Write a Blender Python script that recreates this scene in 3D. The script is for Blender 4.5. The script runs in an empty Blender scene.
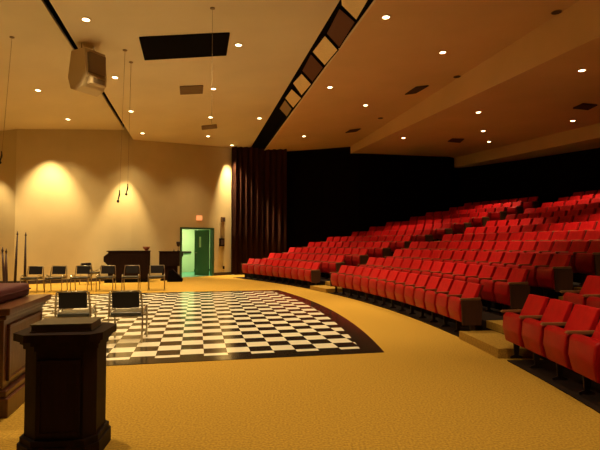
import bpy, bmesh, math, random
from mathutils import Vector, Matrix
random.seed(7)
C = bpy.context.scene.collection
S = bpy.context.scene
PI = math.pi

# ---------------------------------------------------------------- camera
CAMH, PITCH, F = 1.4525, 0.03687, 487.5
cd = bpy.data.cameras.new('camera'); cam = bpy.data.objects.new('camera', cd); C.objects.link(cam)
cam.location = (0, 0, CAMH); cam.rotation_euler = (PI/2 + PITCH, 0, 0)
cd.sensor_width = 36; cd.lens = F/600*36; cd.clip_start = 0.05; cd.clip_end = 200
S.camera = cam
# ---------------------------------------------------------------- world, exposure
w = bpy.data.worlds.new('world'); S.world = w; w.use_nodes = True
w.node_tree.nodes['Background'].inputs[0].default_value = (0.9, 0.45, 0.12, 1)
w.node_tree.nodes['Background'].inputs[1].default_value = 0.02
S.view_settings.view_transform = 'Standard'; S.view_settings.look = 'None'
S.view_settings.gamma = 1; S.view_settings.use_curve_mapping = False
S.view_settings.exposure = 0.58
LAMP_COL = (1.0, 0.75, 0.40)
P_STAGE, P_HOUSE, P_WASH = 460, 480, 620
EMIT = 11

# ---------------------------------------------------------------- helpers
def ray(u, v):
    d = Vector(((u-300)/F, 1, -(v-225)/F)); c, s = math.cos(PITCH), math.sin(PITCH)
    return Vector((d.x, c*d.y - s*d.z, s*d.y + c*d.z))
def hit(u, v, pl):                 # pl = (a,b,c): z = a + b*X + c*Y
    D = ray(u, v); a, b, c = pl
    t = (CAMH - a) / (b*D.x + c*D.y - D.z)
    return Vector((D.x*t, D.y*t, CAMH + D.z*t))
def atY(u, v, Y):
    D = ray(u, v); t = Y/D.y
    return Vector((D.x*t, Y, CAMH + D.z*t))
def toplane(u, v, p0, n):
    D = ray(u, v); o = Vector((0, 0, CAMH)); t = (p0-o).dot(n)/D.dot(n)
    return o + D*t

def mat(name, col, rough=0.6, metal=0.0, noise=None, emit=None, bump=None, spec=0.5, coat=0):
    m = bpy.data.materials.new(name); m.use_nodes = True
    nt = m.node_tree; b = nt.nodes['Principled BSDF']
    b.inputs['Base Color'].default_value = (*col, 1); b.inputs['Roughness'].default_value = rough
    b.inputs['Metallic'].default_value = metal; b.inputs['Specular IOR Level'].default_value = spec
    b.inputs['Coat Weight'].default_value = coat
    if emit:
        b.inputs['Emission Color'].default_value = (*emit[0], 1); b.inputs['Emission Strength'].default_value = emit[1]
    if noise or bump:
        tc = nt.nodes.new('ShaderNodeTexCoord')
        mp = nt.nodes.new('ShaderNodeMapping'); nt.links.new(tc.outputs['Object'], mp.inputs[0])
    if noise:                      # (scale, amount, stretch vector)
        sc, am = noise[0], noise[1]
        mp.inputs['Scale'].default_value = noise[2] if len(noise) > 2 else (1, 1, 1)
        n = nt.nodes.new('ShaderNodeTexNoise'); n.inputs['Scale'].default_value = sc; n.inputs['Detail'].default_value = 4
        nt.links.new(mp.outputs[0], n.inputs[0])
        r = nt.nodes.new('ShaderNodeValToRGB')
        r.color_ramp.elements[0].position = 0.3; r.color_ramp.elements[1].position = 0.7
        r.color_ramp.elements[0].color = (*[c*(1-am) for c in col], 1)
        r.color_ramp.elements[1].color = (*[min(1, c*(1+am)) for c in col], 1)
        nt.links.new(n.outputs[0], r.inputs[0]); nt.links.new(r.outputs[0], b.inputs['Base Color'])
    if bump:
        n2 = nt.nodes.new('ShaderNodeTexNoise'); n2.inputs['Scale'].default_value = bump[0]
        nt.links.new(mp.outputs[0], n2.inputs[0])
        bp = nt.nodes.new('ShaderNodeBump'); bp.inputs['Strength'].default_value = bump[1]; bp.inputs['Distance'].default_value = 0.01
        nt.links.new(n2.outputs[0], bp.inputs['Height']); nt.links.new(bp.outputs[0], b.inputs['Normal'])
    return m

M = dict(
 carpet=mat('carpet', (0.41, 0.24, 0.036), 0.95, noise=(55, 0.30), bump=(160, 0.5), spec=0.1),
 step_carpet=mat('step_carpet', (0.34, 0.20, 0.035), 0.95, noise=(55, 0.25), spec=0.1),
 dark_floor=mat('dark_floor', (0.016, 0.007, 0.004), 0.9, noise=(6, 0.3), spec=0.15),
 wall=mat('wall_paint', (0.53, 0.42, 0.21), 0.85, noise=(0.9, 0.07), spec=0.15),
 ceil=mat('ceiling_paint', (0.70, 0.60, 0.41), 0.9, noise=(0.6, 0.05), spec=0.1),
 ceil_house_bounce=mat('ceiling_house', (0.66, 0.44, 0.22), 0.9, noise=(0.6, 0.06), spec=0.1),  # warmer tint puts the red bounce from the seats into the colour
 black=mat('black', (0.003, 0.002, 0.0015), 0.9, spec=0.05),
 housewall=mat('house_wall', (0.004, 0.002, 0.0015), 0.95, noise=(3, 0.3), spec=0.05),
 curtain=mat('curtain', (0.060, 0.018, 0.007), 0.75, noise=(4, 0.25, (1, 1, 0.1)), spec=0.2),
 red=mat('red_upholstery', (0.34, 0.003, 0.005), 0.40, noise=(9, 0.12), bump=(60, 0.12), spec=0.25),
 redback=mat('red_backrest', (0.50, 0.005, 0.008), 0.48, noise=(9, 0.12), bump=(60, 0.12), spec=0.22),
 shell=mat('seat_shell', (0.13, 0.008, 0.006), 0.5),
 metal_dark=mat('dark_metal', (0.03, 0.015, 0.012), 0.5, metal=0.3),
 armwood=mat('arm_wood', (0.22, 0.11, 0.04), 0.35, noise=(6, 0.25, (8, 1, 8)), coat=0.3),
 endwood=mat('end_panel_wood', (0.045, 0.012, 0.004), 0.6, noise=(5, 0.3, (6, 6, 0.6))),
 wood=mat('dark_wood', (0.013, 0.004, 0.002), 0.6, noise=(4, 0.35, (7, 7, 0.7)), spec=0.12),
 altarwood=mat('altar_wood', (0.09, 0.028, 0.010), 0.3, noise=(4, 0.3, (7, 7, 0.7)), spec=0.5),
 altarpanel=mat('altar_panel', (0.14, 0.075, 0.025), 0.5, noise=(5, 0.25, (6, 6, 0.8))),
 cushion=mat('cushion', (0.065, 0.004, 0.004), 0.7, bump=(70, 0.2)),
 book=mat('book_cover', (0.07, 0.05, 0.022), 0.5, noise=(20, 0.2)),
 page=mat('page_edge', (0.5, 0.42, 0.26), 0.8),
 vinyl=mat('black_vinyl', (0.010, 0.007, 0.006), 0.6, spec=0.2),
 seatvinyl=mat('seat_vinyl', (0.035, 0.032, 0.02), 0.35),
 chrome=mat('chrome', (0.38, 0.32, 0.21), 0.32, metal=1.0),
 beige=mat('speaker_beige', (0.56, 0.43, 0.24), 0.9, spec=0.1),
 beige_dark=mat('speaker_grille', (0.20, 0.13, 0.06), 0.9),
 port=mat('port_panel', (0.78, 0.62, 0.32), 0.7, noise=(14, 0.12, (1, 12, 1))),
 port_brown=mat('port_brown', (0.10, 0.030, 0.012), 0.7),
 port_grey=mat('port_grey', (0.33, 0.24, 0.13), 0.7),
 white_trim=mat('trim_ring', (0.75, 0.6, 0.4), 0.5),
 vent=mat('vent_metal', (0.20, 0.12, 0.05), 0.6),
 ventdark=mat('vent_dark', (0.05, 0.02, 0.01), 0.8),
 bulb=mat('bulb', (1, 0.9, 0.7), 0.5, emit=((1.0, 0.80, 0.45), EMIT)),
 baseboard=mat('baseboard', (0.030, 0.014, 0.008), 0.6),
 green_frame=mat('green_frame', (0.03, 0.085, 0.03), 0.5),
 green_leaf=mat('green_leaf', (0.03, 0.10, 0.03), 0.45),
 pale_green=mat('pale_green', (0.50, 0.64, 0.40), 0.7),
 pale_door=mat('pale_door', (0.54, 0.68, 0.42), 0.55),
 teal=mat('teal_floor', (0.10, 0.36, 0.24), 0.5),
 glass=mat('lite', (0.65, 0.85, 0.6), 0.2, spec=0.6),
 tube=mat('tube_light', (1, 1, 1), 0.5, emit=((0.8, 1.0, 0.5), 7)),
 sign=mat('sign_glow', (0.9, 0.35, 0.15), 0.5, emit=((1.0, 0.36, 0.12), 0.55)),
 clay=mat('clay', (0.34, 0.10, 0.04), 0.5),
 wire=mat('wire', (0.25, 0.16, 0.07), 0.6),
 staff=mat('staff_wood', (0.03, 0.012, 0.006), 0.7),
)

class MB:
    def __init__(s): s.b = bmesh.new()
    def box(s, x0, x1, y0, y1, z0, z1, bev=0, seg=2, top=(1, 1), shift=(0, 0)):
        b = s.b; cx, cy = (x0+x1)/2, (y0+y1)/2
        vs = []
        for z, sx, sy, dx, dy in ((z0, 1, 1, 0, 0), (z1, top[0], top[1], shift[0], shift[1])):
            for x, y in ((x0, y0), (x1, y0), (x1, y1), (x0, y1)):
                vs.append(b.verts.new((cx+(x-cx)*sx+dx, cy+(y-cy)*sy+dy, z)))
        fs = [b.faces.new([vs[i] for i in q]) for q in ((3,2,1,0),(4,5,6,7),(0,1,5,4),(1,2,6,5),(2,3,7,6),(3,0,4,7))]
        if bev:
            es = list({e for f in fs for e in f.edges})
            bmesh.ops.bevel(b, geom=es, offset=bev, segments=seg, affect='EDGES', profile=0.6)
        return s
    def prism(s, pts, z0, z1):     # pts: XY polygon, z0/z1 numbers or functions
        b = s.b; f0 = z0 if callable(z0) else (lambda x, y: z0); f1 = z1 if callable(z1) else (lambda x, y: z1)
        A = [b.verts.new((x, y, f0(x, y))) for x, y in pts]; B = [b.verts.new((x, y, f1(x, y))) for x, y in pts]
        b.faces.new(A[::-1]); b.faces.new(B)
        n = len(pts)
        for i in range(n): b.faces.new((A[i], A[(i+1) % n], B[(i+1) % n], B[i]))
        return s
    def side(s, prof, x0, x1, bev=0, taper=None):      # prof: (y,z) outline extruded along x
        b = s.b
        A = [b.verts.new((x0, y, z)) for y, z in prof]; B = [b.verts.new((x1, y, z)) for y, z in prof]
        if taper:
            cx = (x0+x1)/2
            for v in A+B: v.co.x = cx + (v.co.x-cx)*taper(v.co.z)
        n = len(prof); fs = [b.faces.new(A[::-1]), b.faces.new(B)]
        for i in range(n): fs.append(b.faces.new((A[i], A[(i+1) % n], B[(i+1) % n], B[i])))
        if bev:
            es = list({e for f in fs for e in f.edges})
            bmesh.ops.bevel(b, geom=es, offset=bev, segments=2, affect='EDGES', profile=0.6)
        return s
    def tube(s, pts, r, n=8):
        b = s.b; P = [Vector(p) for p in pts]; rings = []
        rr = r if isinstance(r, (list, tuple)) else [r]*len(P)
        for i, p in enumerate(P):
            t = (P[min(i+1, len(P)-1)] - P[max(i-1, 0)]).normalized()
            a = t.cross(Vector((0, 0, 1)))
            if a.length < 1e-3: a = Vector((1, 0, 0))
            a.normalize(); c = t.cross(a).normalized()
            rings.append([b.verts.new(p + (a*math.cos(2*PI*k/n) + c*math.sin(2*PI*k/n))*rr[i]) for k in range(n)])
        for i in range(len(rings)-1):
            for k in range(n): b.faces.new((rings[i][k], rings[i][(k+1) % n], rings[i+1][(k+1) % n], rings[i+1][k]))
        b.faces.new(rings[0][::-1]); b.faces.new(rings[-1])
        return s
    def lathe(s, prof, n=24, c=(0, 0)):
        b = s.b; R = []
        for r, z in prof: R.append([b.verts.new((c[0]+r*math.cos(2*PI*k/n), c[1]+r*math.sin(2*PI*k/n), z)) for k in range(n)])
        for i in range(len(R)-1):
            for k in range(n): b.faces.new((R[i][k], R[i][(k+1) % n], R[i+1][(k+1) % n], R[i+1][k]))
        b.faces.new(R[0][::-1]); b.faces.new(R[-1])
        return s
    def quadslab(s, q, n, th):     # quad of Vectors given a thickness against n
        b = s.b; A = [b.verts.new(p) for p in q]; B = [b.verts.new(p - n*th) for p in q]
        b.faces.new(A); b.faces.new(B[::-1])
        for i in range(4): b.faces.new((A[i], B[i], B[(i+1) % 4], A[(i+1) % 4]))
        return s
    def build(s, name, m, parent=None, smooth=False, loc=None):
        bmesh.ops.recalc_face_normals(s.b, faces=s.b.faces[:])
        me = bpy.data.meshes.new(name); s.b.to_mesh(me); s.b.free()
        me.materials.append(m)
        if smooth:
            for p in me.polygons: p.use_smooth = True
        o = bpy.data.objects.new(name, me); C.objects.link(o)
        if parent: o.parent = parent
        if loc: o.location = loc
        return o

def tag(o, label, cat, group=None):
    o['label'] = label; o['category'] = cat
    if group: o['group'] = group
    return o
def thing(name, label, cat, loc=(0, 0, 0), rz=0, group=None):
    o = bpy.data.objects.new(name, None); C.objects.link(o); o.empty_display_size = 0.1
    o.location = loc; o.rotation_euler = (0, 0, rz)
    return tag(o, label, cat, group)
def struct(mb, name, m):
    o = mb.build(name, m); o['kind'] = 'structure'; return o
def dup(root, loc, rz, label, group=None):
    r = root.copy(); C.objects.link(r); r.location = loc; r.rotation_euler = (0, 0, rz); r['label'] = label
    if group: r['group'] = group
    for ch in list(root.children):
        c = ch.copy(); C.objects.link(c); c.parent = r
        for g in ch.children:
            d = g.copy(); C.objects.link(d); d.parent = c
    return r

# ---------------------------------------------------------------- seating geometry (rows on arcs about one centre)
XC, YC, SP = -22.19, 5.089, 0.493
R1, DR, DH = 25.12, 0.8945, 0.2297          # backrest-top radius of the front row, row pitch, rise per row
NROW = 12
def pol(r, a): return (XC + r*math.cos(a), YC + r*math.sin(a))
def rk(k): return R1 + DR*(k-1)
def hk(k): return DH*(k-1)
def a_end(k): return 0.662 - 0.0108*(k-1)   # far-left end of the rows
def a_mid_r(k): return 0.0962 + 0.0082*(k-1)     # middle block, end at near aisle
A_MID_L, A_FAR_R = 0.378, 0.427
def a_near(k): return a_mid_r(k) - 0.053
def tier_in(k): return rk(k) - 0.766

# ---------------------------------------------------------------- floor
struct(MB().prism([(-14, -6), (14, -6), (16, 26), (-14, 26)], -0.2, 0.0), 'floor', M['carpet'])
def sector(mb, r0, r1, a0, a1, z0, z1, n=28):
    pts = [pol(r0, a0+(a1-a0)*i/n) for i in range(n+1)] + [pol(r1, a1-(a1-a0)*i/n) for i in range(n+1)]
    return mb.prism(pts, z0, z1)
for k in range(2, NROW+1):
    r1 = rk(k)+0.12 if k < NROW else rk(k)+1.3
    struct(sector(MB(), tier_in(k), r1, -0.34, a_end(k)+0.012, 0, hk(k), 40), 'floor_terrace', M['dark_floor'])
# dark strip under the front row, its colour standing in for seat shade
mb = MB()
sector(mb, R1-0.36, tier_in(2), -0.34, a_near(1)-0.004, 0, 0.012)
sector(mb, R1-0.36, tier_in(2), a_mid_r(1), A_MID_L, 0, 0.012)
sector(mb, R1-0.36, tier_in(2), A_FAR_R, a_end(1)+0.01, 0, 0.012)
struct(mb, 'floor_shade_strip', M['dark_floor'])
# carpeted aisles: treads over the terraces plus the half steps between them
def aisle(fr, fl, n_first=1):
    mb = MB()
    for k in range(1, NROW+1):
        g = 0.035/rk(k)
        a0, a1 = fr(k)+g, fl(k)-g
        if k > 1: sector(mb, tier_in(k)-0.006, tier_in(k)+DR+0.0, a0, a1, hk(k)-0.1, hk(k)+0.012, 6)
        if k < NROW: sector(mb, tier_in(k+1)-(0.54 if k == 1 else 0.44), tier_in(k+1), a0, a1, hk(k)+0.002, hk(k)+DH/2+0.006, 6)
    return struct(mb, 'floor_aisle_steps', M['step_carpet'])
aisle(lambda k: A_MID_L, lambda k: A_FAR_R)
aisle(a_near, a_mid_r)

# ---------------------------------------------------------------- checkerboard floor
YAW, BX, BY, T = 0.20777, -1.5552, 6.3722, 0.3048
def bmat():
    m = bpy.data.materials.new('checker_tiles'); m.use_nodes = True; nt = m.node_tree; N = nt.nodes; L = nt.links
    b = N['Principled BSDF']; tc = N.new('ShaderNodeTexCoord'); sp = N.new('ShaderNodeSeparateXYZ'); L.new(tc.outputs['Object'], sp.inputs[0])
    def ma(op, a, c=None, d=None):
        n = N.new('ShaderNodeMath'); n.operation = op
        for i, v in enumerate((a, c, d)):
            if v is None: continue
            if isinstance(v, (int, float)): n.inputs[i].default_value = v
            else: L.new(v, n.inputs[i])
        return n.outputs[0]
    i = ma('MULTIPLY', sp.outputs[0], 1/T); j = ma('MULTIPLY', sp.outputs[1], 1/T)
    par = ma('MODULO', ma('ADD', ma('ADD', ma('FLOOR', i), ma('FLOOR', j)), 200), 2)
    even = ma('LESS_THAN', par, 0.5)
    inj = ma('MULTIPLY', ma('GREATER_THAN', j, -0.42), ma('LESS_THAN', j, 26.4))
    # right border follows the arc: i < -67 + sqrt(77^2-(j-13)^2) - 1.05
    jj = ma('SUBTRACT', j, 13.0)
    arc = ma('SUBTRACT', ma('SQRT', ma('SUBTRACT', 77.0**2, ma('MULTIPLY', jj, jj))), 67.95)
    ini = ma('LESS_THAN', i, arc)
    white = ma('MULTIPLY', ma('MULTIPLY', even, inj), ini)
    no = N.new('ShaderNodeTexNoise'); no.inputs['Scale'].default_value = 3.1; L.new(tc.outputs['Object'], no.inputs[0])
    mx = N.new('ShaderNodeMix'); mx.data_type = 'RGBA'; L.new(white, mx.inputs[0])
    mx.inputs[6].default_value = (0.022, 0.016, 0.010, 1); mx.inputs[7].default_value = (0.86, 0.78, 0.58, 1)
    m2 = N.new('ShaderNodeMix'); m2.data_type = 'RGBA'; m2.blend_type = 'MULTIPLY'; m2.inputs[0].default_value = 0.18
    L.new(mx.outputs[2], m2.inputs[6]); L.new(no.outputs[0], m2.inputs[7]); L.new(m2.outputs[2], b.inputs['Base Color'])
    b.inputs['Roughness'].default_value = 0.16; b.inputs['Specular IOR Level'].default_value = 0.5
    return m
pts = [(-17*T, -1.3*T)]
for q in range(25):
    j = -1.3 + q*(27.35+1.3)/24
    pts.append(((math.sqrt(77.0**2-(j-13)**2)-66.97)*T, j*T))
pts.append((-17*T, 27.35*T))
o = MB().prism(pts, 0.0, 0.006).build('checkered_floor', bmat())
o.location = (BX, BY, 0); o.rotation_euler = (0, 0, YAW)
tag(o, 'glossy black and white checkered tile floor with curved edge, inlaid in the gold carpet', 'floor')

# ---------------------------------------------------------------- walls
W0, W1, W2, W3 = Vector((-3.15, 22.35)), Vector((-6.6, 19.1)), Vector((-9.95, 17.0)), Vector((-13.8, 16.7))
WH = 6.9
def wallseg(mb, a, b, z0, z1, th=0.15):
    d = (b-a).normalized(); n = Vector((-d.y, d.x))          # outward side picked by order of points
    return mb.prism([tuple(a), tuple(b), tuple(b+n*th), tuple(a+n*th)], z0, z1)
dU = (W0-W1).normalized(); dN = Vector((-dU.y, dU.x))
DJ0, DJ1 = Vector((-5.06, 20.55)), Vector((-3.83, 21.71)); DJ0 = W1 + dU*(DJ0-W1).dot(dU); DJ1 = W1 + dU*(DJ1-W1).dot(dU)
DH_ = 2.12
mb = MB(); wallseg(mb, W1, DJ0, 0, WH); wallseg(mb, DJ1, W0, 0, WH); wallseg(mb, DJ0, DJ1, DH_, WH)
struct(mb, 'wall_stage_back', M['wall'])
struct(wallseg(MB(), W2, W1, 0, WH), 'wall_stage_left', M['wall'])
struct(wallseg(MB(), W3, W2, 0, WH), 'wall_left', M['wall'])
struct(wallseg(MB(), Vector((-13.8, -6)), Vector((-13.8, 16.7)), 0, WH), 'wall_far_left', M['wall'])
struct(wallseg(MB(), Vector((14, -6)), Vector((-14, -6)), -0.1, WH), 'wall_behind', M['wall'])
for nm, a, b in (('baseboard_left', W3, W2), ('baseboard_stage', W2, W1), ('baseboard_door', W1, DJ0), ('baseboard_corner', DJ1, W0)):
    d = (b-a).normalized(); n = Vector((-d.y, d.x))
    struct(wallseg(MB(), a - n*0.025, b - n*0.025, 0.0, 0.13, 0.024), nm, M['baseboard'])
# dark side wall of the house and the rear wall
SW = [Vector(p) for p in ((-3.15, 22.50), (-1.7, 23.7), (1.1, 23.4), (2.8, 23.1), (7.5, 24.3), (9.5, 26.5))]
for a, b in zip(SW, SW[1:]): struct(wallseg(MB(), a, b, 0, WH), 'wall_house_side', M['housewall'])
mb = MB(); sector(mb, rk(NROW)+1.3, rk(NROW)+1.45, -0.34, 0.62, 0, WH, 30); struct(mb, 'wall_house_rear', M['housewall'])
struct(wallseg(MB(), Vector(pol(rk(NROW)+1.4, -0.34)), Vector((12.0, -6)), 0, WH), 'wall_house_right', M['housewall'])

# ---------------------------------------------------------------- ceilings
PC = (5.53+0.09*6.6, 0.09, 0)            # stage ceiling
PL = (5.76+0.14*7.75, 0.14, 0)           # left ceiling
PR = (5.60+0.05*1.7, 0.05, 0)            # house ceiling
PB = (5.28-0.45, 0, 0.03)                # lower house ceiling
PCc = (4.82-0.45, 0, 0.03)               # rear house ceiling
KC = 1.06
def kpl(pl): return (CAMH*(1-KC)+KC*pl[0], pl[1], pl[2])
PR, PB, PCc = kpl(PR), kpl(PB), kpl(PCc)
def pz(pl): return lambda x, y: pl[0]+pl[1]*x+pl[2]*y
def up(pl, t): return lambda x, y: pl[0]+pl[1]*x+pl[2]*y+t
def ext(p, q, y):                        # point on XY line p-q at given y
    t = (y-p.y)/(q.y-p.y); return Vector((p.x+(q.x-p.x)*t, y))
sL0, sL1 = hit(132, 138, PC), hit(49, 0, PC)                 # edge of stage ceiling at the narrow slot
eL0, eL1 = hit(125, 131, PL), hit(41, 0, PL)                 # edge of left ceiling
gA, gB = hit(253, 144, PC), hit(340, 0, PC)                  # stage ceiling edge at the lighting slot
hA, hB = hit(262, 153, PR), hit(374, 0, PR)                  # house ceiling edge
fA, fB = hit(400, 115, PR), hit(580, 0, PR)                  # first drop
YB, YF = -6, 25.5
cpts = lambda p, q: (tuple(ext(p, q, YB)), tuple(ext(p, q, YF)))
l0, l1 = cpts(sL0, sL1); m0, m1 = cpts(gA, gB)
struct(MB().prism([l0, m0, m1, l1], pz(PC), up(PC, 0.08)), 'ceiling_stage', M['ceil'])
a0, a1 = cpts(eL0, eL1)
struct(MB().prism([(-14, YB), a0, a1, (-14, YF)], pz(PL), up(PL, 0.08)), 'ceiling_left', M['ceil'])
struct(MB().prism([a0, (l0[0]+0.3, YB), (l1[0]+0.3, YF), a1], 6.6, 6.7), 'ceiling_slot_roof', M['black'])
struct(MB().prism([(a0[0]-0.04, YB), a0, a1, (a1[0]-0.04, YF)], up(PL, 0.08), 6.6), 'ceiling_slot_side', M['black'])
h0, h1 = cpts(hA, hB); f0, f1 = cpts(fA, fB)
struct(MB().prism([h0, f0, f1, h1], pz(PR), up(PR, 0.08)), 'ceiling_house', M['ceil_house_bounce'])
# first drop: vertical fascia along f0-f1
mb = MB(); mb.prism([f0, (f0[0]+0.1, YB), (f1[0]+0.1, YF), f1], pz(PB), up(PR, 0.08)); struct(mb, 'ceiling_fascia', M['ceil_house_bounce'])
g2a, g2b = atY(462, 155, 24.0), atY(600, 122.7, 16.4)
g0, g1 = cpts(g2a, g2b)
struct(MB().prism([(f0[0]+0.1, YB), g0, g1, (f1[0]+0.1, YF)], pz(PB), up(PB, 0.08)), 'ceiling_house_middle', M['ceil_house_bounce'])
struct(MB().prism([g0, (g0[0]+0.1, YB), (g1[0]+0.1, YF), g1], pz(PCc), up(PB, 0.08)), 'ceiling_fascia', M['ceil_house_bounce'])
struct(MB().prism([(g0[0]+0.1, YB), (24, YB), (24, 27), (g1[0], 27), (g1[0]+0.1, YF)], pz(PCc), up(PCc, 0.08)), 'ceiling_house_rear', M['ceil_house_bounce'])
# lighting slot: inclined dark face between stage and house ceilings
gL0, gL1 = ext(gA, gB, YB), ext(gA, gB, YF); hR0, hR1 = ext(hA, hB, YB), ext(hA, hB, YF)
def z3(p, pl): return Vector((p.x, p.y, pl[0]+pl[1]*p.x+pl[2]*p.y))
A_, B_, C_, D_ = z3(gL0, PC), z3(gL1, PC), z3(hR1, PR), z3(hR0, PR)
nrm = (gB-gA).cross(hA-gA).normalized()
if nrm.z > 0: nrm = -nrm
slot = MB()
va = [slot.b.verts.new(p) for p in (A_, D_, C_, B_)]; vb = [slot.b.verts.new(p-nrm*0.1) for p in (A_, D_, C_, B_)]
for q in ((0, 1, 2), (0, 2, 3)): slot.b.faces.new([va[i] for i in q]); slot.b.faces.new([vb[i] for i in q[::-1]])
for i in range(4): slot.b.faces.new((va[i], vb[i], vb[(i+1) % 4], va[(i+1) % 4]))
from mathutils.geometry import intersect_ray_tri
def onslot(u, v):
    D = ray(u, v); o = Vector((0, 0, CAMH))
    for q in ((A_, D_, C_), (A_, C_, B_)):
        h = intersect_ray_tri(*q, D, o, False)
        if h is not None and (h-o).dot(D) > 0:
            e = intersect_ray_tri(*q, D, o, True)
            if e is not None: return h
    return toplane(u, v, gA, nrm)
slotobj = struct(slot, 'ceiling_lighting_slot', M['black'])
# pale trim edge on the house side of the slot
e0, e1 = z3(ext(hA, hB, YB), PR), z3(ext(hA, hB, YF), PR)
mb = MB(); mb.tube([e0+Vector((0.02, 0, -0.01)), e1+Vector((0.02, 0, -0.01))], 0.022, 6); struct(mb, 'trim_1', M['ceil'])
ports = [('cream ribbed lighting panel at the top of the ceiling slot', 'port', [(341,-4),(372,-8),(356.7,18.3),(341.5,3)]),
 ('large dark brown panel in the ceiling slot below the topmost cream one', 'port_brown', [(339.5,6),(355.5,20),(339.5,46),(326.5,31.5)]),
 ('largest whole cream panel of the ceiling slot, between two brown panels', 'port', [(325,33.3),(338.3,48.3),(325,64),(312.3,50)]),
 ('smaller dark brown panel in the ceiling slot between cream panels', 'port_brown', [(311,52),(323.5,66),(312.5,80.5),(302,69)]),
 ('cream panel of the ceiling slot just below the smaller brown panel', 'port', [(301.7,71.7),(311.7,82.7),(301.7,94.3),(292.7,81.7)]),
 ('lowest cream panel of the ceiling slot, above the grey one', 'port', [(291.7,87.3),(301.7,96.7),(293.3,106.7),(285,96.7)]),
 ('small grey panel at the lower end of the ceiling slot', 'port_grey', [(285,98.3),(292,107.5),(287,115.7),(279.3,107.3)])]
for lb, mt, q in ports:
    Q = [onslot(u, v) + nrm*0.045 for u, v in q]
    root = thing('lighting_port', lb, 'ceiling panel', tuple(sum(Q, Vector())/4), 0, 'panels in the ceiling lighting slot')
    c = sum(Q, Vector())/4
    MB().quadslab([p-c for p in Q], nrm, 0.025).build('panel', M[mt], root)
    fr = MB()
    for i in range(4): fr.tube([Q[i]-c-nrm*0.01, Q[(i+1) % 4]-c-nrm*0.01], 0.018, 6)
    fr.build('frame', M['black'], root)

# ---------------------------------------------------------------- downlights
def lamp(kind, energy, loc, size, blend, tgt=None, col=LAMP_COL, parent=None, r=0.06):
    ld = bpy.data.lights.new('lamp', 'SPOT'); ld.energy = energy; ld.color = col
    ld.spot_size = math.radians(size); ld.spot_blend = blend; ld.shadow_soft_size = r
    o = bpy.data.objects.new('lamp', ld); C.objects.link(o); o.location = loc
    if tgt is not None:
        o.rotation_euler = (Vector(tgt)).to_track_quat('-Z', 'Y').to_euler()
    if parent: o.parent = parent
    return o
ring_me = bulb_me = None
def downlight(u, v, pl, label, e, size=100, blend=0.7, tilt=None, pos=None, r=0.066):
    p = pos if pos else hit(u, v, pl)
    t = thing('ceiling_downlight', label, 'ceiling light', tuple(p), 0, 'recessed ceiling downlights')
    mb = MB(); n = 24
    prof = [(r+0.03, 0.0), (r+0.03, -0.014), (r, -0.018), (r, 0.0)]
    mb.lathe(prof, n); mb.build('trim_ring', M['white_trim'], t)
    mb = MB(); mb.lathe([(r*0.98, -0.001), (r*0.98, -0.012), (r*0.5, -0.016), (0.01, -0.017)], n); mb.build('bulb', M['bulb'], t)
    if e: lamp('s', e, (0, 0, -0.06), size, blend, tilt if tilt else (0, 0, -1), parent=t)
    return t
PS, PH = P_STAGE, P_HOUSE
DL = [
 (86, 19, PC, 'round downlight at top left, above the beige ceiling speaker', PS),
 (115, 77, PC, 'round downlight just right of the beige ceiling speaker', PS),
 (38, 90, PL, 'left ceiling downlight nearest the hanging microphone wires', PS),
 (131, 111, PC, 'small downlight near the narrow slot, left of two ceiling vents', PS*0.7),
 (142.5, 133, PC, 'small downlight near the wall where the narrow slot ends', PS*0.4),
 (238.5, 44.5, PC, 'downlight just right of the black ceiling hatch', PS),
 (213.3, 88.5, PC, 'downlight beside the nearer of the two stage ceiling vents', PS),
 (210.5, 117, PC, 'dim downlight just above the farther stage ceiling vent', PS*0.7),
 (259.5, 118, PC, 'downlight left of the grey end of the lighting slot', PS*0.8),
 (208, 136, PC, 'dim downlight just behind the farther stage ceiling vent', PS*0.4),
 (386, 16.7, PR, 'downlight at top, right of the lighting slot on the house ceiling', PH*1.3),
 (330, 87, PR, 'downlight right of the cream panels low in the lighting slot', PH),
 (365.7, 105, PR, 'downlight left of the dark diamond shaped vent on the house ceiling', PH),
 (304, 136, PR, 'downlight nearest the dark side wall on the house ceiling', PH),
 (442.7, 52, PR, 'downlight on the house ceiling nearest the pale dropped fascia', PH*1.3),
 (403.5, 137.7, PB, 'downlight at the far left corner of the lower rear ceiling', PH),
 (478.3, 112, PB, 'topmost of three clustered downlights on the lower rear ceiling', PH),
 (483.3, 130.7, PB, 'middle of three clustered downlights on the lower rear ceiling', PH*0.8),
 (489, 141.5, PB, 'lowest of three clustered downlights on the lower rear ceiling', PH*0.8),
 (572.7, 120.5, PB, 'downlight on the lower rear ceiling under the dark vent at right', PH*0.8),
 (581.7, 70, PB, 'downlight on the lower rear ceiling nearest the right picture edge', PH),
]
for u, v, pl, lb, e in DL: downlight(u, v, pl, lb, e, 100 if pl in (PC, PL) else 66, 0.85)
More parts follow.
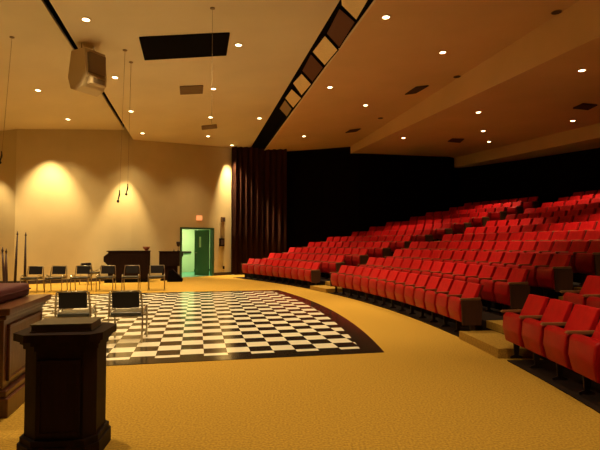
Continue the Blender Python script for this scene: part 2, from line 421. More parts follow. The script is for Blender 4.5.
# wall washers
downlight(68, 119, PL, 'left ceiling downlight close to the beige wall top', PS*0.6, 100, 0.7, tilt=None)
downlight(232, 145, PC, 'small downlight beside the curtain, throwing the brightest pool on the wall', 0)
def wash(u, wallA, wallB, off, z, e, size, blend=0.75, tilt=0.12, sx=0):
    # lamp 'off' in front of the wall line at picture column u
    k = (u-300)/F; d = wallB-wallA; t = (k*wallA.y-wallA.x)/(d.x-k*d.y); p = wallA + d*t
    n = Vector((-d.y, d.x)).normalized(); q = p - n*off
    return lamp('w', e, (q.x, q.y, z), size, blend, (n.x*tilt+sx, n.y*tilt, -1), r=0.04)
WL = [(50, W2, W1, 0.78, 5.40, P_WASH*1.5, 66), (125, W1, W2, 0.72, 5.0, P_WASH*1.3, 54), (222.5, W1, W0, 0.34, 5.72, P_WASH*3.4, 62), (-3, W3, W2, 0.7, 4.6, P_WASH*0.5, 60)]
for u, a, b, off, z, e, sz in WL: 
    d = (b-a)
    if u == 125: a, b = W2, W1
    wash(u, a, b, off, z, e, sz, sx=0.32 if u == 222.5 else 0)
# unseen downlights added out of frame to brighten the near carpet and seats
for i, (x, y) in enumerate([(-6, 5.0), (-2.4, 4.6), (-9, 8), (-9, 12.5), (-2.2, 8.6), (-9.5, 1)]):
    z = (PC if x > -5.3 else PL); z = z[0]+z[1]*x
    downlight(0, 0, None, 'added downlight brightening the near carpet, outside the picture', PS, pos=Vector((x, y, min(z, 5.9))))
for i, (x, y) in enumerate([(0.9, 4.2), (3.0, 1.0)]):
    downlight(0, 0, None, 'added downlight brightening the near seats, outside the picture', PH*(0.75, 0.6)[i], pos=Vector((x, y, PR[0]+PR[1]*x)))

for i, (x, y) in enumerate([(8.0, 9.5), (7.2, 5.0), (11.5, 12.5), (7.2, 1.0)]):  # unseen lamps added to light the right-hand seats and throw their shadows forward
    downlight(0, 0, None, 'added downlight on the lower ceiling beyond the right picture edge', PH*0.9, pos=Vector((x, y, PB[0]+PB[2]*y)))

# ---------------------------------------------------------------- ceiling fittings
def plate(name, label, cat, quad, pl, m1, m2=None, th=0.02, slats=0, group=None):
    Q = [hit(u, v, pl) for u, v in quad]; c = sum(Q, Vector())/4
    t = thing(name, label, cat, tuple(c), 0, group)
    dn = Vector((0, 0, -1))
    MB().quadslab([p-c+dn*th for p in Q], dn, th-0.002).build('plate' if not m2 else 'backing', m1, t)
    if slats:
        fr = MB()
        for i in range(4): fr.tube([Q[i]-c+dn*(th+0.004), Q[(i+1) % 4]-c+dn*(th+0.004)], 0.012, 6)
        fr.build('frame', m2, t)
        sl = MB()
        for s in range(1, slats):
            f = s/slats; sl.tube([Q[0].lerp(Q[3], f)-c+dn*(th+0.002), Q[1].lerp(Q[2], f)-c+dn*(th+0.002)], 0.008, 5)
        sl.build('slats', m2, t)
    elif m2:
        fr = MB()
        for i in range(4): fr.tube([Q[i]-c+dn*(th+0.002), Q[(i+1) % 4]-c+dn*(th+0.002)], 0.012, 6)
        fr.build('rim', m2, t)
    return t
plate('ceiling_hatch', 'large black rectangular hatch in the stage ceiling', 'ceiling hatch', [(139.5,36.7),(229.3,32.3),(226,54.3),(145,59)], PC, M['black'], M['black'])
plate('ceiling_vent', 'nearer stage ceiling vent, brown, below the black hatch', 'vent', [(180,86),(203,85),(202.5,92.5),(180.5,93.5)], PC, M['vent'], M['vent'], slats=5, group='ceiling vents')
plate('ceiling_vent', 'farther stage ceiling vent, near the top of the beige wall', 'vent', [(201.7,125.5),(216.5,124.2),(217,127.5),(202,129)], PC, M['vent'], M['vent'], slats=4, group='ceiling vents')
plate('ceiling_vent', 'diamond shaped dark vent on the house ceiling beside the pale fascia', 'vent', [(405,93.8),(416,86.5),(428.5,85),(416,92.3)], PR, M['ventdark'], M['ventdark'], slats=4, group='ceiling vents')
plate('ceiling_vent', 'small dark vent on the house ceiling close to the side wall', 'vent', [(345.5,132.3),(350,129.6),(360.5,128.3),(356,131)], PR, M['ventdark'], M['ventdark'], slats=3, group='ceiling vents')
plate('ceiling_vent', 'dark vent on the lower ceiling left of three clustered downlights', 'vent', [(448,141),(452,138.3),(464,138.6),(460,142)], PB, M['ventdark'], M['ventdark'], slats=3, group='ceiling vents')
plate('ceiling_vent', 'dark vent on the lower ceiling near the right picture edge', 'vent', [(573,107.5),(583,103),(597,104.5),(588,109)], PB, M['ventdark'], M['ventdark'], slats=3, group='ceiling vents')
for u, v, lb in ((457, 76.5, 'small dark ceiling speaker beside the pale fascia, right of the diamond vent'), (380.5, 118, 'small dark ceiling speaker by the fascia, left of the diamond vent'), (556.5, 12, 'small dark ceiling speaker beside the fascia near the top edge')):
    p = hit(u, v, PR); t = thing('ceiling_speaker', lb, 'ceiling speaker', tuple(p), 0, 'small round ceiling speakers')
    MB().lathe([(0.09, 0), (0.09, -0.015), (0.075, -0.018), (0.02, -0.012)], 20).build('grille', M['ventdark'], t)
    MB().lathe([(0.105, 0), (0.105, -0.01), (0.09, -0.012), (0.09, 0)], 20).build('rim', M['vent'], t)

# beige speaker cluster hung from the stage ceiling
p = hit(88, 45, PC)
t = thing('ceiling_speaker_cabinet', 'beige loudspeaker cabinet hanging from the stage ceiling over the narrow slot', 'loudspeaker', (p.x, p.y, p.z-0.06), math.radians(60))
t.scale = (1.0, 1.0, 1.16)
prof = [(-0.24, -0.10), (0.20, -0.10), (0.30, -0.58), (0.20, -0.80), (0.02, -0.86), (-0.20, -0.80), (-0.30, -0.62)]
body = MB().side([(y, z) for y, z in prof], -0.26, 0.26, 0.012); 
ob = body.build('cabinet', M['beige'], t)
hn = MB()
hn.box(-0.20, 0.20, -0.335, -0.25, -0.55, -0.18, 0.01); gr = hn.build('grille', M['beige_dark'], t)
hn = MB(); hn.box(-0.19, 0.19, -0.38, -0.24, -0.76, -0.62, 0.02); hn.build('horn', M['beige'], t)
hn = MB(); hn.box(-0.14, 0.14, -0.388, -0.37, -0.735, -0.645, 0.004); hn.build('horn_mouth', M['beige_dark'], t)
hn = MB(); hn.tube([(-0.15, 0, -0.11), (-0.15, 0, 0.05)], 0.015); hn.tube([(0.15, 0, -0.11), (0.15, 0, 0.05)], 0.015); hn.build('hanger', M['wire'], t)

# hanging microphones
def hang(label, u, v, vend, pl, mic=True, second=None, d=0.0):
    p = hit(u, v, pl); L = p.z - (CAMH + (243-vend)*p.y/F)
    t = thing('hanging_microphone', label, 'microphone', tuple(p), 0, 'microphones hanging from the ceiling')
    MB().lathe([(0.05, 0), (0.05, -0.015), (0.02, -0.03)], 16).build('ceiling_rose', M['wire'], t)
    MB().tube([(0, 0, -0.02), (d*0.5, 0, -L*0.5), (d, 0, -L+0.1)], 0.0035, 6).build('cable', M['wire'], t)
    if mic:
        MB().tube([(d, 0, -L+0.22), (d, 0, -L+0.12), (d-0.03, 0, -L)], [0.012, 0.018, 0.012], 8).build('microphone_body', M['vinyl'], t)
        MB().lathe([(0.008, -L+0.01), (0.028, -L-0.01), (0.03, -L-0.035), (0.01, -L-0.06)], 12, (d-0.03, 0)).build('windscreen', M['vinyl'], t)
    return t
hang('hanging microphone at far left, black with round windscreen', 12, 37, 161, PL, d=-0.17)
hang('hanging microphone over the dark organ, left of its neighbour', 125, 50, 200, PC, d=-0.08)
hang('thin microphone cable hanging just right of the one over the organ', 131, 62, 193, PC, d=-0.04)
hang('thin cable hanging down across the black ceiling hatch side', 212.5, 8, 128, PC, False)

# ---------------------------------------------------------------- doorway, vestibule
def loc(u, n): return DJ0 + dU*u + dN*n            # door-local: u along the wall, n outwards
DW = (DJ1-DJ0).length
def lbox(mb, u0, u1, n0, n1, z0, z1): return mb.prism([tuple(loc(u0, n0)), tuple(loc(u1, n0)), tuple(loc(u1, n1)), tuple(loc(u0, n1))], z0, z1)
mb = MB(); lbox(mb, 0, 0.09, -0.03, 0.18, 0, DH_); lbox(mb, DW-0.09, DW, -0.03, 0.18, 0, DH_); lbox(mb, 0.09, DW-0.09, -0.03, 0.18, DH_-0.07, DH_)
struct(mb, 'door_1', M['green_frame'])
mb = MB(); lbox(mb, -0.6, -0.5, 0.18, 3.4, 0, 2.7); lbox(mb, 4.2, 4.3, 0.18, 3.4, 0, 2.7); lbox(mb, -0.6, 4.3, 3.2, 3.3, 0, 2.7); lbox(mb, -0.5, 0, 0.16, 0.18, 0, 2.7); lbox(mb, DW, 4.2, 0.16, 0.18, 0, 2.7)
struct(mb, 'wall_vestibule', M['pale_green'])
struct(lbox(MB(), -0.6, 4.3, 0.0, 3.4, -0.05, 0.006), 'floor_vestibule', M['teal'])
struct(lbox(MB(), -0.6, 4.3, 0.18, 3.4, 2.7, 2.8), 'ceiling_vestibule', M['pale_green'])
struct(lbox(MB(), 0.1, 4.2, 3.17, 3.2, 0.0, 0.12), 'baseboard_vestibule', M['green_frame'])
rz = math.atan2(dU.y, dU.x)
# outer pale door with push bar at the back of the vestibule
q = loc(1.62, 3.165)
t = thing('vestibule_door', 'pale green outer door with a push bar, seen through the open doorway', 'door', (q.x, q.y, 0.006), rz)
MB().box(-0.05, 0.95, -0.05, 0.0, 0.0, 2.1, 0.006).build('door_panel', M['pale_door'], t)
MB().box(0.08, 0.75, -0.12, -0.05, 0.95, 1.03, 0.01).build('push_bar', M['metal_dark'], t)
MB().box(0.12, 0.28, -0.14, -0.05, 0.78, 1.0, 0.02).build('lock_case', M['metal_dark'], t)
mb = MB()
for z in (0.3, 1.1, 1.9): mb.box(-0.07, -0.03, -0.065, -0.05, z, z+0.12, 0.004)
mb.build('hinges', M['metal_dark'], t)
# the open leaf
ph = math.radians(70); hd = -dU*math.cos(ph) + dN*math.sin(ph); q = loc(DW-0.17, 0.14)
t = thing('door_leaf', 'dark green door leaf standing open in the doorway, with a narrow window', 'door', (q.x, q.y, 0.012), math.atan2(hd.y, hd.x))
MB().box(0, 0.42, -0.025, 0.025, 0, 2.02, 0.004).box(0.54, 0.78, -0.025, 0.025, 0, 2.02, 0.004).box(0.42, 0.54, -0.025, 0.025, 0, 1.25, 0.004).box(0.42, 0.54, -0.025, 0.025, 1.72, 2.02, 0.004).build('door_panel', M['green_leaf'], t)
MB().box(0.42, 0.54, -0.006, 0.006, 1.25, 1.72).build('window', M['glass'], t)
MB().tube([(0.70, 0.03, 1.0), (0.70, 0.07, 1.0), (0.60, 0.07, 1.0)], 0.012).build('handle', M['chrome'], t)
# fluorescent fitting inside
q = loc(1.6, 1.7)
t = thing('vestibule_light', 'fluorescent tube fitting on the vestibule ceiling', 'ceiling light', (q.x, q.y, 2.695), rz)
MB().box(-0.6, 0.6, -0.08, 0.08, -0.04, 0.0, 0.005).build('housing', M['white_trim'], t)
mb = MB(); mb.tube([(-0.57, 0.03, -0.06), (0.57, 0.03, -0.06)], 0.018); mb.tube([(-0.57, -0.03, -0.06), (0.57, -0.03, -0.06)], 0.018); mb.build('tubes', M['tube'], t)
ld = bpy.data.lights.new('vestibule_lamp', 'AREA'); ld.energy = 60; ld.color = (1.0, 0.98, 0.52); ld.shape = 'RECTANGLE'; ld.size = 1.1; ld.size_y = 0.14
lo = bpy.data.objects.new('lamp', ld); C.objects.link(lo); lo.parent = t; lo.location = (0, 0, -0.09)
# sign and wall boxes
def wallpoint(u, v, off=0.0):
    n3 = Vector((dN.x, dN.y, 0)); return toplane(u, v, Vector((W1.x, W1.y, 0)) - n3*off, n3)
def wallbox(name, label, cat, u, v, w_, h_, d_, m, m2, part2):
    p = wallpoint(u, v); t = thing(name, label, cat, (p.x, p.y, p.z-h_/2), rz)
    MB().box(-w_/2, w_/2, -d_, -0.001, 0, h_, 0.006).build('housing', m, t)
    MB().box(-w_*0.36, w_*0.36, -d_-0.006, -d_+0.001, h_*0.15, h_*0.85, 0.002).build(part2, m2, t)
    return t
wallbox('exit_sign', 'small glowing orange sign box above the green doorway', 'sign', 198.8, 218, 0.26, 0.20, 0.07, M['sign'], M['sign'], 'face')
wallbox('wall_speaker', 'small brown box on the wall, high right of the doorway', 'wall box', 222.5, 219.5, 0.20, 0.22, 0.09, M['vent'], M['ventdark'], 'grille')
wallbox('wall_cabinet', 'black box on the wall at mid height, right of the doorway', 'wall box', 221.2, 242.3, 0.24, 0.36, 0.09, M['black'], M['ventdark'], 'face')
wallbox('wall_outlet', 'small dark outlet low on the wall beside the curtain', 'outlet', 223.5, 267.5, 0.10, 0.14, 0.02, M['ventdark'], M['black'], 'cover')

# ---------------------------------------------------------------- pleated curtain in front of the dark side wall
mb = MB(); b = mb.b; path = []
segs = [(Vector((-3.12, 22.12)), Vector((-1.7, 22.9))), (Vector((-1.7, 22.9)), Vector((-0.6, 23.0)))]
NP = 0; s_acc = 0
for a, c in segs:
    n = int((c-a).length/0.028); d = (c-a).normalized(); nn = Vector((-d.y, d.x))
    for i in range(n):
        q = a.lerp(c, i/n); s = s_acc + (c-a).length*i/n
        off = 0.075*math.sin(2*PI*s/0.27 + 0.6*math.sin(s*1.7)) + 0.02*math.sin(2*PI*s/0.11)
        path.append(q + nn*off)
    s_acc += (c-a).length
zs = [0.03, 2.0, 4.0, 6.3]
rows = [[b.verts.new((q.x + 0.015*math.sin(z*1.3+j*0.21), q.y, z)) for j, q in enumerate(path)] for z in zs]
for i in range(3):
    for j in range(len(path)-1): b.faces.new((rows[i][j], rows[i][j+1], rows[i+1][j+1], rows[i+1][j]))
bmesh.ops.solidify(b, geom=b.faces[:], thickness=0.01)
o = mb.build('curtain', M['curtain'], None, True)
tag(o, 'tall pleated dark red-brown curtain beside the beige wall and the seats', 'curtain')

# ---------------------------------------------------------------- theatre seats
def make_seat():
    t = thing('theatre_seat', 'x', 'theatre seat')
    hw = 0.225; hb = 0.207
    # tipped-up seat cushion
    MB().side([(0.225, 0.29), (0.275, 0.205), (0.355, 0.235), (0.388, 0.39), (0.370, 0.545), (0.335, 0.584), (0.245, 0.575)], -hw+0.006, hw-0.006, 0.020,
              lambda z: 0.90+0.10*min(1, max(0, (z-0.2)/0.3))).build('seat_cushion', M['red'], t, True)
    # reclined backrest with its shell
    MB().side([(0.205, 0.34), (0.190, 0.50), (0.050, 0.800), (0.000, 0.804), (0.125, 0.50), (0.140, 0.34)], -hb, hb, 0.012,
              lambda z: 1.0-0.05*max(0, (z-0.6)/0.25)).build('backrest', M['redback'], t, False)
    MB().side([(0.138, 0.32), (0.120, 0.50), (-0.006, 0.79), (-0.027, 0.79), (0.095, 0.50), (0.112, 0.32)], -hb+0.004, hb-0.004, 0.006).build('back_shell', M['shell'], t)
    x = SP/2
    MB().side([(0.12, 0.0), (0.27, 0.0), (0.27, 0.02), (0.22, 0.04), (0.24, 0.34), (0.33, 0.565), (0.10, 0.575), (0.13, 0.34), (0.17, 0.04), (0.12, 0.02)], x-0.009, x+0.009, 0).build('standard', M['metal_dark'], t)
    MB().side([(0.055, 0.568), (0.370, 0.568), (0.392, 0.580), (0.370, 0.600), (0.055, 0.604)], x-0.019, x+0.019, 0.006).build('armrest', M['armwood'], t)
    return t
def add_end(t, sgn, panel=True):
    x = sgn*SP/2
    if sgn < 0:
        MB().side([(0.12, 0.0), (0.27, 0.0), (0.27, 0.02), (0.22, 0.04), (0.24, 0.34), (0.33, 0.565), (0.10, 0.575), (0.13, 0.34), (0.17, 0.04), (0.12, 0.02)], x-0.009, x+0.009, 0).build('standard', M['metal_dark'], t)
        MB().side([(0.055, 0.568), (0.370, 0.568), (0.392, 0.580), (0.370, 0.600), (0.055, 0.604)], x-0.019, x+0.019, 0.006).build('armrest', M['armwood'], t)
    if panel:
        xo = x + sgn*0.022
        MB().side([(0.06, 0.19), (0.36, 0.19), (0.372, 0.566), (0.06, 0.566), (0.04, 0.50)], xo-0.013, xo+0.013, 0.004).build('end_panel', M['endwood'], t)
proto = make_seat(); protoR = make_seat(); add_end(protoR, 1); protoL = make_seat(); add_end(protoL, -1); protoS = make_seat(); add_end(protoS, -1, False)
protoSR = make_seat()
used = set()
ORD = ['first', 'second', 'third', 'fourth', 'fifth', 'sixth', 'seventh', 'eighth', 'ninth', 'tenth', 'eleventh', 'twelfth', 'thirteenth', 'fourteenth', 'fifteenth', 'sixteenth', 'seventeenth', 'eighteenth', 'nineteenth', 'twentieth', 'twenty-first', 'twenty-second']
ROWN = ['front', 'second', 'third', 'fourth', 'fifth', 'sixth', 'seventh', 'eighth', 'ninth', 'tenth', 'eleventh', 'topmost']
def screen_u(x, y): return 300 + F*x/max(y, 0.1)
def put(kind, r, a, z, label, group):
    x, y = pol(r, a)
    src = {'m': proto, 'R': protoR, 'L': protoL, 'S': protoS}[kind]
    if kind not in used:
        used.add(kind); src.location = (x, y, z); src.rotation_euler = (0, 0, a+PI/2); src['label'] = label; src['group'] = group; return src
    return dup(src, (x, y, z), a+PI/2, label, group)
# seat local +x points towards larger angle? local x = (cos(a+90), sin(a+90)) : yes, away from the camera along the row
for k in range(1, NROW+1):
    r = rk(k); st = SP/r; z = hk(k) + (0.012 if k == 1 else 0)
    # middle block, counted from the near aisle; the near end carries a wooden end panel
    a0 = a_mid_r(k)+st/2; n = int(round((A_MID_L-a_mid_r(k))/st))
    for i in range(n):
        a = a0+i*st; x, y = pol(r, a)
        if screen_u(x, y) > 628: continue
        kind = 'L' if i == 0 else ('R' if i == n-1 else 'm')
        put(kind, r, a, z, 'red folding theatre seat, middle block, %s row, %s seat from the near aisle' % (ROWN[k-1], ORD[i]), 'red seats of the middle block')
    # far block, counted from the far aisle
    a0 = A_FAR_R+st/2; n = int((a_end(k)-A_FAR_R)/st)
    for i in range(n):
        a = a0+i*st; x, y = pol(r, a)
        kind = 'L' if i == 0 else ('R' if i == n-1 else 'm')
        put(kind, r, a, z, 'red folding theatre seat, far block, %s row, %s seat from the far aisle' % (ROWN[k-1], ORD[i]), 'red seats of the far block')
    # near block at the right picture edge, counted from the near aisle
    for i in range(9):
        a = a_near(k)-st/2-i*st; x, y = pol(r, a)
        if y < 2 or screen_u(x, y) > 650: break
        put('m', r, a, z, 'red folding theatre seat, near block, %s row, %s seat from the aisle' % (ROWN[k-1], ORD[i]), 'red seats of the near block')
for o in (protoSR, protoS):
    if o is protoS and 'S' in used: continue
    for ch in list(o.children): bpy.data.objects.remove(ch)
    bpy.data.objects.remove(o)

# ---------------------------------------------------------------- stacking chairs
def make_chair():
    t = thing('stacking_chair', 'x', 'chair')
    # local +y is the way the chair faces
    for s in (-1, 1):
        x = s*0.235
        MB().tube([(x, 0.23, 0), (x, 0.22, 0.30), (x, 0.21, 0.43), (x, 0.19, 0.475), (x, 0.15, 0.495), (x, 0.08, 0.49), (x, -0.10, 0.44), (x, -0.19, 0.42)], 0.0140, 8).build('front_leg', M['chrome'], t, True)
        MB().tube([(x, -0.26, 0), (x, -0.21, 0.25), (x, -0.185, 0.42), (x*0.96, -0.215, 0.60), (x*0.90, -0.240, 0.735), (x*0.86, -0.245, 0.747)], 0.0140, 8).build('rear_leg', M['chrome'], t, True)
    MB().tube([(-0.202, -0.245, 0.747), (0.202, -0.245, 0.747)], 0.012, 8).build('top_rail', M['chrome'], t, True)
    mb = MB(); mb.tube([(-0.235, 0.21, 0.375), (0.235, 0.21, 0.375)], 0.010); mb.tube([(-0.235, -0.17, 0.375), (0.235, -0.17, 0.375)], 0.010); mb.build('seat_rail', M['chrome'], t, True)
    MB().box(-0.215, 0.215, -0.19, 0.24, 0.385, 0.435, 0.018, 3).build('seat', M['seatvinyl'], t, True)
    MB().side([(-0.178, 0.505), (-0.208, 0.505), (-0.247, 0.738), (-0.219, 0.738)], -0.190, 0.190, 0.010).build('backrest', M['vinyl'], t)
    return t
ch = make_chair(); first = [True]
def chair(u, v, rz, label, group):
    p = hit(u, v, (0, 0, 0))
    if first[0]:
        first[0] = False; ch.location = (p.x, p.y, 0); ch.rotation_euler = (0, 0, rz); ch['label'] = label; ch['group'] = group; return ch
    return dup(ch, (p.x, p.y, 0), rz, label, group)
G1 = 'black chairs in a row along the far edge of the checkered floor'
names = ['leftmost of the row of six', 'second from left in the row of six', 'third from left in the row of six', 'fourth from left, in front of the organ\'s left end', 'fifth from left, in front of the organ', 'rightmost of the row of six, in front of the small lectern']
for i, u in enumerate((32, 56, 81, 106, 131, 156.5)):
    chair(u, 292.2-0.42*i, PI+YAW+(-0.12+0.03*i), 'black chrome-framed chair, ' + names[i], G1)
chair(90, 284.3, -PI/2-0.5, 'black chair set back behind the row, beside the organ', G1)
chair(75.5, 341.5, YAW+0.02, 'black chrome chair on the checkered floor behind the lectern, left of two', 'pair of chairs on the checkered floor')
chair(128, 340.5, YAW-0.05, 'black chrome chair on the checkered floor right of the lectern, right of two', 'pair of chairs on the checkered floor')
for c in bpy.data.objects:
    if c.name.startswith('stacking_chair'):
        on = c.get('label', ''); 
        if 'checkered' in on or 'row of six' in on or 'fourth' in on or 'fifth' in on: c.location.z = 0.006

# ---------------------------------------------------------------- organ and small lectern at the back wall
p = hit(127, 282.5, (0, 0, 0))
t = thing('organ_console', 'dark wooden organ console with slanted left end, behind the row of chairs', 'organ', (p.x, p.y, 0), 0.28)
W_ = 0.80
MB().prism([(-W_+0.02, -0.05), (W_-0.02, -0.05), (W_-0.02, 0.60), (-W_+0.02, 0.60)], 0, 0.10).build('plinth', M['black'], t)
mb = MB(); mb.box(-W_+0.14, W_, 0.0, 0.62, 0.10, 1.13, 0.008); mb.build('case', M['wood'], t)
mb = MB(); b2 = mb.b
prof = [(-W_+0.15, 0.62), (-W_-0.02, 0.78), (-W_-0.02, 0.96), (-W_+0.16, 1.10), (-W_+0.15, 1.12)]
A = [b2.verts.new((x, 0.02, z)) for x, z in prof]; B = [b2.verts.new((x, 0.56, z)) for x, z in prof]
b2.faces.new(A); b2.faces.new(B[::-1])
for i in range(5): b2.faces.new((A[i], A[(i+1) % 5], B[(i+1) % 5], B[i]))
mb.build('keyboard_end', M['wood'], t)
MB().box(-W_+0.08, W_+0.02, -0.02, 0.64, 1.13, 1.165, 0.008).build('top', M['wood'], t)
MB().box(-W_+0.22, W_-0.08, -0.012, 0.004, 0.2, 1.02, 0.006).build('front_panel', M['wood'], t)
q = hit(142, 251, (1.165, 0, 0)); q = Vector((p.x+0.56, p.y+0.45, 1.166))
t = thing('clay_bowl', 'small reddish footed bowl standing on the organ top', 'bowl', tuple(q))
MB().lathe([(0.06, 0), (0.05, 0.02), (0.10, 0.06), (0.135, 0.14), (0.128, 0.14), (0.09, 0.07), (0.02, 0.05)], 24).build('bowl', M['clay'], t, True)
MB().lathe([(0.136, 0.135), (0.142, 0.15), (0.130, 0.15), (0.126, 0.135)], 24).build('rim', M['clay'], t, True)

p = hit(169.5, 280.6, (0, 0, 0))
t = thing('small_lectern', 'dark wooden lectern with wide top box, between organ and doorway', 'lectern', (p.x, p.y, 0), 0.2)
MB().box(-0.34, 0.34, -0.02, 0.42, 0.0, 0.06, 0.006).build('base', M['wood'], t)
MB().box(-0.29, 0.29, 0.02, 0.38, 0.06, 0.56, 0.006).build('pedestal', M['wood'], t)
MB().box(-0.39, 0.37, -0.05, 0.44, 0.56, 1.10, 0.008).build('top_box', M['wood'], t)
MB().box(-0.41, 0.39, -0.07, 0.46, 1.10, 1.135, 0.006).build('top', M['wood'], t)
MB().box(-0.31, 0.29, -0.058, -0.045, 0.64, 1.02, 0.004).build('front_panel', M['wood'], t)
top = 1.136; base_ = Vector((p.x, p.y, 0))
q = base_ + Vector((0.27, 0.22, top))
t = thing('goblet', 'dark goblet standing on the right of the small lectern', 'goblet', tuple(q))
MB().lathe([(0.05, 0), (0.045, 0.012), (0.012, 0.03), (0.010, 0.17)], 16).build('stem', M['metal_dark'], t, True)
MB().lathe([(0.012, 0.17), (0.05, 0.20), (0.072, 0.30), (0.075, 0.37), (0.068, 0.37), (0.06, 0.30), (0.02, 0.22)], 18).build('cup', M['metal_dark'], t, True)
q = base_ + Vector((0.13, 0.12, top))
t = thing('candle_holder', 'tiny dark candle holder left of the goblet', 'candle holder', tuple(q))
MB().lathe([(0.045, 0), (0.04, 0.012), (0.014, 0.02), (0.016, 0.06)], 14).build('base', M['metal_dark'], t, True)
MB().lathe([(0.012, 0.06), (0.012, 0.12), (0.004, 0.125)], 12).build('candle', M['page'], t, True)
p = hit(174.5, 281.3, (0, 0, 0))
t = thing('monitor_wedge', 'black wedge floor monitor in front of the small lectern\'s right side', 'loudspeaker', (p.x+0.08, p.y-0.12, 0), 0.15)
mb = MB(); b2 = mb.b
prof = [(-0.30, 0.0), (0.24, 0.0), (0.26, 0.10), (-0.10, 0.46), (-0.24, 0.40)]
A = [b2.verts.new((x, -0.2, z)) for x, z in prof]; B = [b2.verts.new((x, 0.10, z)) for x, z in prof]
b2.faces.new(A); b2.faces.new(B[::-1])
for i in range(5): b2.faces.new((A[i], A[(i+1) % 5], B[(i+1) % 5], B[i]))
mb.build('cabinet', M['black'], t)
MB().tube([(-0.10, -0.12, 0.475), (0.255, -0.12, 0.12)], 0.012).build('grille_edge', M['metal_dark'], t)

# ---------------------------------------------------------------- tall staffs standing at the left
for u, vt, Y, lean, lb in ((17.5, 231, 14.9, 0.05, 'tall dark wooden staff, third from left, at the wall'), (25.8, 232, 15.1, 0.0, 'tall dark wooden staff, rightmost, at the wall'),
                     (2.5, 247, 12.6, -0.10, 'shorter wooden staff at the left picture edge, leaning'), (6.2, 248, 12.9, -0.03, 'shorter pale wooden staff, second from the left picture edge')):
    q = atY(u, vt, Y)
    t = thing('wooden_staff', lb, 'staff', (q.x, q.y, 0), 0, 'wooden staffs standing by the left wall')
    h = q.z
    MB().tube([(-lean, 0, 0.03), (-lean*0.5, 0, h*0.5), (0, 0, h-0.12)], [0.042, 0.036, 0.018], 10).build('shaft', M['staff'] if Y > 14 else M['endwood'], t, True)
    MB().lathe([(0.014, h-0.13), (0.028, h-0.11), (0.028, h-0.09), (0.016, h-0.06), (0.005, h)], 12).build('finial', M['staff'], t, True)
    MB().lathe([(0.13, 0), (0.13, 0.02), (0.03, 0.04), (0.028, 0.09)], 18, (-lean, 0)).build('stand', M['metal_dark'], t, True)

# ---------------------------------------------------------------- altar at the left edge
t = thing('altar', 'large carved wooden altar with panelled side at the left picture edge', 'altar', (-2.465, 4.12, 0), YAW)
# local: x from -0.95 (left) to 0 (right side face), y from 0 (near) to 1.12 (far)
MB().box(-0.97, 0.035, -0.035, 1.155, 0.0, 0.16, 0.012).build('plinth', M['altarwood'], t)
MB().box(-0.95, 0.012, -0.012, 1.132, 0.16, 0.215, 0.012).build('plinth_moulding', M['altarwood'], t)
MB().box(-0.91, -0.03, 0.03, 1.09, 0.215, 0.80, 0.006).build('body', M['altarwood'], t)
MB().box(-0.035, -0.018, 0.13, 0.99, 0.29, 0.73, 0.004).build('side_panel', M['altarpanel'], t)
mb = MB()
for y0, y1, z0, z1 in ((0.11, 1.01, 0.27, 0.30), (0.11, 1.01, 0.72, 0.75), (0.11, 0.14, 0.30, 0.72), (0.98, 1.01, 0.30, 0.72)): mb.box(-0.032, -0.006, y0, y1, z0, z1, 0.006)
mb.build('panel_frame', M['altarwood'], t)
MB().box(-0.80, -0.14, 0.018, 0.035, 0.29, 0.73, 0.004).build('front_panel', M['altarpanel'], t)
MB().box(-0.93, -0.005, 0.005, 1.115, 0.80, 0.845, 0.014).build('cornice', M['altarwood'], t)
MB().box(-0.97, 0.035, -0.035, 1.155, 0.845, 0.905, 0.012).build('top_slab', M['altarwood'], t)
q = Vector((-2.465, 4.12, 0)) + Matrix.Rotation(YAW, 3, 'Z') @ Vector((-0.50, 0.60, 0.906))
t = thing('altar_cushion', 'thick dark burgundy cushion lying on the altar top', 'cushion', tuple(q), YAW)
MB().box(-0.40, 0.36, -0.46, 0.45, 0.0, 0.135, 0.05, 4).build('cushion', M['cushion'], t, True)
MB().box(-0.405, 0.365, -0.465, 0.455, 0.066, 0.080, 0.003).build('piping', M['cushion'], t)

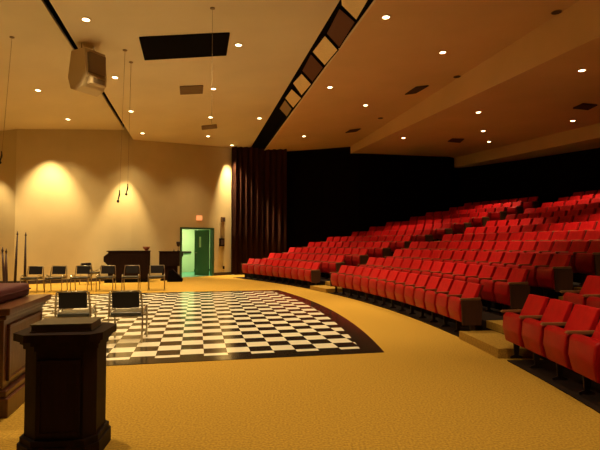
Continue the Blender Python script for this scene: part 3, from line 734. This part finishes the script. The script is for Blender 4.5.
# ---------------------------------------------------------------- lectern in the foreground
t = thing('lectern', 'dark wooden lectern with chamfered corners and panelled front in the foreground', 'lectern', (-1.655, 3.50, 0), 0.10)
def octa(w_, d_, c):
    w_, d_, c = w_*0.765, d_*0.86, c*0.80
    return [(-w_+c*1.1, -d_), (w_-c*0.6, -d_), (w_, -d_+c*0.8), (w_, d_-c), (w_-c, d_), (-w_+c, d_), (-w_, d_-c), (-w_, -d_+c)]
MB().prism(octa(0.355, 0.275, 0.13), 0, 0.10).build('plinth', M['wood'], t)
MB().prism(octa(0.340, 0.262, 0.13), 0.10, 0.14).build('plinth_moulding', M['wood'], t)
MB().prism(octa(0.315, 0.235, 0.13), 0.14, 0.73).build('body', M['wood'], t)
MB().box(-0.095, 0.140, -0.213, -0.199, 0.19, 0.65, 0.004).build('front_panel', M['wood'], t)
mb = MB()
for x0, x1, z0, z1 in ((-0.115, 0.160, 0.17, 0.195), (-0.115, 0.160, 0.645, 0.67), (-0.115, -0.09, 0.195, 0.645), (0.135, 0.16, 0.195, 0.645)): mb.box(x0, x1, -0.221, -0.200, z0, z1, 0.004)
mb.build('panel_frame', M['wood'], t)
MB().prism(octa(0.330, 0.250, 0.13), 0.73, 0.765).build('cornice', M['wood'], t)
MB().prism(octa(0.350, 0.270, 0.13), 0.765, 0.795).build('cornice_moulding', M['wood'], t)
MB().prism(octa(0.385, 0.300, 0.12), 0.795, 0.845).build('top_slab', M['wood'], t)
q = Vector((-1.655, 3.50, 0)) + Matrix.Rotation(0.10, 3, 'Z') @ Vector((0.0, -0.01, 0.846))
t = thing('large_book', 'large closed book with olive brown cover lying on the foreground lectern', 'book', tuple(q), 0.16)
MB().box(-0.20, 0.20, -0.14, 0.15, 0.0, 0.008, 0.002).build('lower_cover', M['book'], t)
MB().box(-0.192, 0.195, -0.133, 0.144, 0.008, 0.044, 0.003).build('pages', M['book'], t)
MB().box(-0.20, 0.20, -0.14, 0.15, 0.044, 0.053, 0.002).build('upper_cover', M['book'], t)
